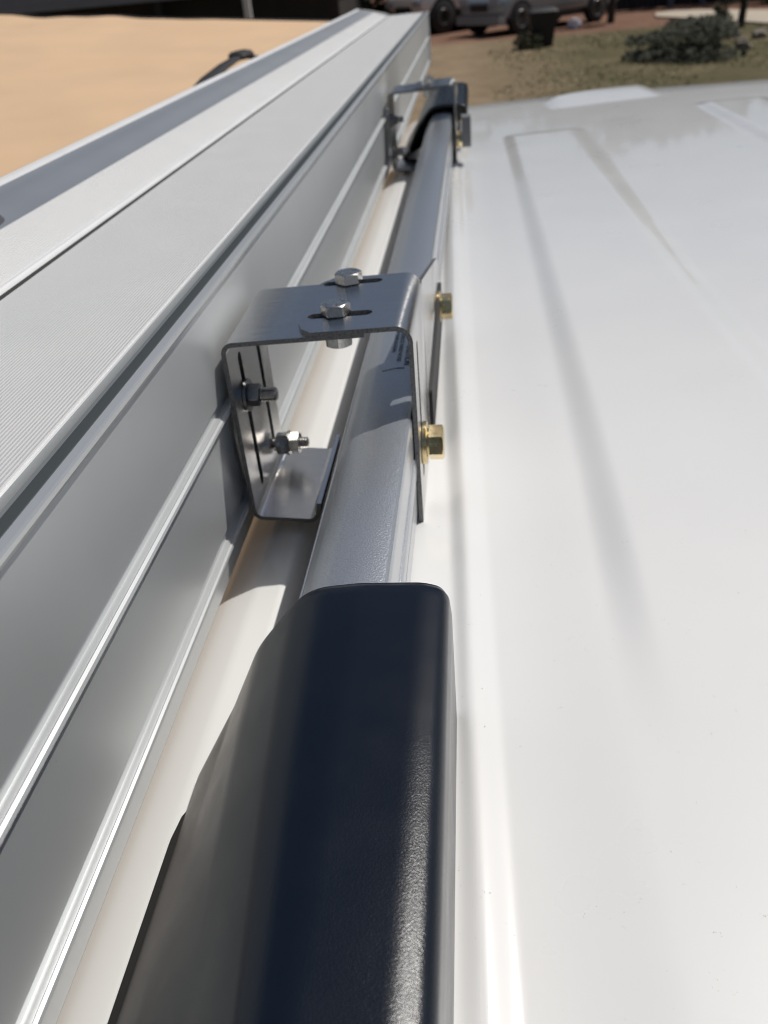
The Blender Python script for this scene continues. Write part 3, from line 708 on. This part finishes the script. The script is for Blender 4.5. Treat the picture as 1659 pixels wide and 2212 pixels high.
# black bin
bn = thing('rubbish_bin', 'black plastic rubbish bin standing on the verge in front of the suv', 'bin', (1.62, 23.7, 0))
def rr(w_, d_, z, r_=.07):
    p = fillet([(-w_, -d_), (w_, -d_), (w_, d_), (-w_, d_)], r_, 4, True); return [(1.62 + x, 23.7 + y, z) for x, y in p]
g = G(); rings = [rr(.24, .24, .0), rr(.33, .33, .70)]; n = len(rings[0])
g.add(rings[0] + rings[1], [(i, (i + 1) % n, n + (i + 1) % n, n + i) for i in range(n)] + [tuple(range(n)), tuple(range(n, 2 * n))]); g.build('bin_body', M['bin'], bn)
g = G(); g.add(rr(.36, .36, .701) + rr(.36, .36, .74) + rr(.28, .28, .80), [(i, (i + 1) % n, n + (i + 1) % n, n + i) for i in range(n)] + [(n + i, n + (i + 1) % n, 2 * n + (i + 1) % n, 2 * n + i) for i in range(n)] + [tuple(range(n)), tuple(range(2 * n, 3 * n))]); g.build('lid', M['bin'], bn)

def blob(name, c, r, m, seed=0, jag=.25, squash=1., sub=3):
    rnd = random.Random(seed); bm = bmesh.new(); bmesh.ops.create_icosphere(bm, subdivisions=sub, radius=1)
    ph = [rnd.uniform(0, 6.28) for _ in range(6)]
    for vv in bm.verts:
        p = vv.co; k = 1 + jag * (math.sin(p.x * 3 + ph[0]) * math.sin(p.y * 4 + ph[1]) + .5 * math.sin(p.z * 7 + ph[2]) * math.sin(p.x * 6 + ph[3]))
        vv.co = p * k
    vs_ = [(c[0] + vv.co.x * r, c[1] + vv.co.y * r, c[2] + vv.co.z * r * squash) for vv in bm.verts]; fs = [tuple(q.index for q in ff.verts) for ff in bm.faces]; bm.free()
    o = link(name, vs_, fs, m, None, angle=40)
    o.data.transform(Matrix.Translation(-Vector(c))); o.location = c; return o
tag(blob('plastic_bag', (2.82, 28.0, .12), .17, M['rag'], 3, .3, .8), 'small crumpled white bag lying on the dirt by the suv', 'bag')
rocks = [(5.14, 23.38, .16), (5.49, 22.61, .12), (6.09, 21.47, .17), (4.66, 19.78, .13), (5.24, 19.45, .15), (3.73, 18.71, .12), (5.14, 24.4, .13), (6.05, 23.65, .15), (5.48, 20.57, .12), (5.75, 22.0, .11)]
rl = ['pale rock furthest from the roof edge at the left of the scatter', 'pale rock in the upper middle of the scatter beyond the shrub', 'largest pale rock at the right edge of the view', 'pale rock just right of the dark shrub',
      'pale rock at the near right of the scatter', 'pale rock half hidden behind the roof edge by the shrub', 'pale rock nearest the driveway on the left', 'pale rock nearest the driveway on the right', 'small pale rock at the middle right of the scatter', 'smallest pale rock in the scatter near the right edge']
for i, (x, y, r_) in enumerate(rocks):
    tag(blob('rock', (x, y, r_ * .4), r_, M['rock'], 10 + i, .3, .65, 2), rl[i], 'rock', 'pale rocks scattered on the verge')

# ---- foliage
def leaf_cloud(n, rx, ry, rz, cz, size, seed, clumps=14, fill=.35):
    rnd = random.Random(seed); g = G(); cl = []
    for _ in range(clumps):
        a = rnd.uniform(0, 6.283); h = rnd.uniform(-.9, .95); q = math.sqrt(max(0, 1 - h * h)) * rnd.uniform(.35, .85)
        cl.append((Vector((rx * q * math.cos(a), ry * q * math.sin(a), cz + rz * h)), rnd.uniform(.35, .62)))
    for _ in range(n):
        c, k = rnd.choice(cl); d = Vector((rnd.gauss(0, 1), rnd.gauss(0, 1), rnd.gauss(0, 1))).normalized() * (rnd.random() ** .45)
        p = c + Vector((d.x * rx * k, d.y * ry * k, d.z * rz * k * .8))
        if p.z < .02: p.z = rnd.uniform(.02, .2)
        u = Vector((rnd.gauss(0, 1), rnd.gauss(0, 1), rnd.gauss(0, .6))).normalized(); w_ = u.orthogonal().normalized(); s = size * rnd.uniform(.5, 1.3)
        g.add([p - u * s, p - w_ * s * .5, p + u * s, p + w_ * s * .5], [(0, 1, 2, 3)])
    return g
def tree_mesh(seed, h, r, n, size):
    rnd = random.Random(seed)
    g = G(); tube(g, [Vector((0, 0, 0)), Vector((.05, .02, h * .3)), Vector((-.05, .05, h * .55)), Vector((0, 0, h * .8))], [.05 * h ** .7, .04 * h ** .7, .03 * h ** .7, .01], 8)
    for k in range(7):
        a = k * 2.4; z0 = h * (.28 + .07 * k); tube(g, [Vector((0, 0, z0)), Vector((math.cos(a) * r * .45, math.sin(a) * r * .45, z0 + h * .1)), Vector((math.cos(a) * r * .8, math.sin(a) * r * .8, z0 + h * .2))], [.05, .03, .01], 5)
    return g, leaf_cloud(n, r, r, h * .36, h * .6, size, seed, 18)
def make_tree(name, label, pos, seed, h, r, n, size, m, group=None):
    t = thing(name, label, 'tree', (pos[0], pos[1], 0), group); a, b = tree_mesh(seed, h, r, n, size)
    link('trunk', a.v, a.f, M['bark'], t, rel=True); link('crown', b.v, b.f, m, t, rel=True, smooth=False)
    return t
t0 = make_tree('tree', 'tall dark tree behind the grey raised house', (-14.0, 36, 0), 1, 8.2, 4.3, 5000, .32, M['leaf'], 'dark trees closing the background')
spots = [(-9.3, 38, 1.0, 'dark tree behind the house next to the white post'), (-5.0, 37, .95, 'dark tree in the gap right of the house'), (-1.8, 40, 1.1, 'dark tree beyond the end of the awning'),
         (2.4, 39, 1.0, 'dark tree directly behind the white pickup'), (6.4, 41, 1.15, 'dark tree behind the silver suv tail'), (10.6, 38.5, 1.0, 'dark tree behind the fence at mid right'),
         (15.0, 40, 1.1, 'dark tree behind the right end of the fence'), (-18.5, 38, 1.1, 'dark tree at the far left edge behind the tan cover'), (19.5, 39, 1.0, 'dark tree furthest to the right'), (-12.0, 43, 1.25, 'tallest dark tree rising behind the house roof')]
for i, (x, y, s, lb) in enumerate(spots):
    r_ = t0.copy(); C.objects.link(r_); r_.location = (x, y, 0); r_.scale = (s, s, s * random.uniform(.9, 1.1)); r_.rotation_euler = (0, 0, i * 1.3); r_['label'] = lb
    for ch in t0.children: c = ch.copy(); C.objects.link(c); c.parent = r_
make_tree('sapling', 'young thin tree standing just right of the silver suv', (3.95, 29.0, 0), 5, 3.2, .75, 900, .09, M['leaf2'])
make_tree('sapling', 'slender sapling at the near edge of the pale driveway', (6.41, 24.3, 0), 6, 2.6, .5, 700, .07, M['leaf2'])
def plant(name, label, pos, rx, rz, n, size, seed, m, cat='shrub', group=None):
    g = leaf_cloud(n, rx, rx * .9, rz, rz * .8, size, seed, 12)
    o = link(name, g.v, g.f, m, None, rel=True, smooth=False); o.location = pos; tag(o, label, cat, group); return o
plant('shrub', 'low dark grey shrub in the middle of the weedy verge', (4.1, 19.0, 0), 1.25, .36, 5200, .06, 21, M['shrub'])
plant('shrub', 'small dark weed tuft right beside the foot of the black bin', (1.25, 23.2, 0), .35, .18, 600, .05, 22, M['leaf2'])
plant('shrub', 'little green bush at the edge of the pale driveway', (6.25, 25.6, 0), .22, .30, 500, .05, 23, M['leaf2'])
plant('hedge', 'dark hedge running behind the white pickup', (-1.6, 34.5, 0), 3.2, 1.0, 4500, .2, 24, M['leaf'], 'hedge')
plant('bush', 'dark green bush under the trees beyond the driveway', (9.6, 31.2, 0), 1.3, .55, 1800, .1, 25, M['leaf2'], 'bush')
# weeds and dry grass
rnd = random.Random(5); g = G()
for _ in range(9000):
    y = 6 + 20 * rnd.random() ** .8; x = rnd.uniform(.1, 8.5) * (y / 20) + .2
    if math.sin(x * 1.7 + y * .6) + math.sin(x * .6 - y * 1.1) + rnd.uniform(-1, 1) < -.3: continue
    h = rnd.uniform(.015, .055); a = rnd.uniform(0, 6.28); dx, dy = math.cos(a) * .02, math.sin(a) * .02; lx, ly = rnd.uniform(-.06, .06), rnd.uniform(-.06, .06)
    g.add([(x - dx, y - dy, 0), (x + dx, y + dy, 0), (x + lx, y + ly, h)], [(0, 1, 2)])
tag(g.build('grass', M['grass'], smooth=False), 'dry weeds and short grass growing over the verge', 'grass', kind='stuff')

# ---- raised house at the upper left
hs = thing('raised_house', 'low grey raised house with dark open space under it, top left', 'house', (-9, 27, 0))
g = G(); g.box((-17.5, 27.0, 1.62), (-3.6, 34, 4.2))
for k in range(16): g.box((-17.5, 26.975, 1.66 + k * .155), (-3.6, 26.999, 1.79 + k * .155))
g.xform(Matrix.Identity(4)); g.build('wall', M['siding'], hs, smooth=False)
g = G(); g.box((-17.2, 27.5, 0), (-3.8, 33.5, 1.618)); g.build('underfloor_shade', M['underfloor'], hs, smooth=False)  # dark box filling the open crawlspace, its shade put into the colour
g = G(); g.add([(-18, 26.4, 4.2), (-3.1, 26.4, 4.2), (-3.1, 34.6, 4.2), (-18, 34.6, 4.2), (-17, 30.5, 6.2), (-4.1, 30.5, 6.2)], [(0, 1, 5, 4), (1, 2, 5), (2, 3, 4, 5), (3, 0, 4), (0, 3, 2, 1)]); g.build('roof', M['roofing'], hs, smooth=False)
for x0 in (-14.5, -10.5, -6.6):
    g = G(); g.box((x0, 26.93, 2.5), (x0 + 1.2, 26.972, 3.6)); wn = g.build('window', M['glass'], hs, smooth=False)
    g = G(); a_ = [(x0 - .07, 2.43), (x0 + 1.27, 2.43), (x0 + 1.27, 3.67), (x0 - .07, 3.67)]; b_ = [(x0, 2.5), (x0 + 1.2, 2.5), (x0 + 1.2, 3.6), (x0, 3.6)]; g.add([(x, 26.90, z) for x, z in a_ + b_] + [(x, 26.929, z) for x, z in a_ + b_], [(i, (i + 1) % 4, 4 + (i + 1) % 4, 4 + i) for i in range(4)] + [(i, (i + 1) % 4, 8 + (i + 1) % 4, 8 + i) for i in range(4)] + [(4 + i, 4 + (i + 1) % 4, 12 + (i + 1) % 4, 12 + i) for i in range(4)]); g.build('frame', M['white_post'], wn, smooth=False)
for x0 in (-16.5, -12.6, -9.0): g = G(); g.box((x0, 27.05, 0), (x0 + .2, 27.25, 1.618)); g.build('pier', M['underfloor'], hs, smooth=False)
pp = thing('porch_post', 'white painted post standing near the right end of the grey house', 'post', (-5.75, 24.6, 0))
g = G(); g.box((-5.83, 24.52, 0.12), (-5.67, 24.68, 2.9)); g.build('shaft', M['white_post'], pp, smooth=False)
g = G(); g.box((-5.88, 24.47, 0), (-5.62, 24.73, .119)); g.build('foot', M['white_post'], pp, smooth=False)
# ---- fence at the right with pale posts
fe = thing('board_fence', 'dark board fence with weathered grey posts behind the driveway', 'fence', (10, 33.5, 0))
g = G()
for k in range(90): g.box((4.4 + k * .17, 33.5 + (k % 2) * .012, .03), (4.4 + k * .17 + .155, 33.525 + (k % 2) * .012, 1.95 + .02 * math.sin(k * 2.1)))
g.build('boards', M['fence'], fe, smooth=False)
for x0 in (6.45, 7.48, 9.6, 11.9, 14.2, 16.5):
    g = G(); g.box((x0 - .09, 33.24, 0), (x0 + .09, 33.42, 2.05)); g.add([(x0 - .1, 33.23, 2.05), (x0 + .1, 33.23, 2.05), (x0 + .1, 33.43, 2.05), (x0 - .1, 33.43, 2.05), (x0, 33.33, 2.15)], [(0, 1, 4), (1, 2, 4), (2, 3, 4), (3, 0, 4)])
    g.build('post', M['grey_post'], fe, smooth=False)
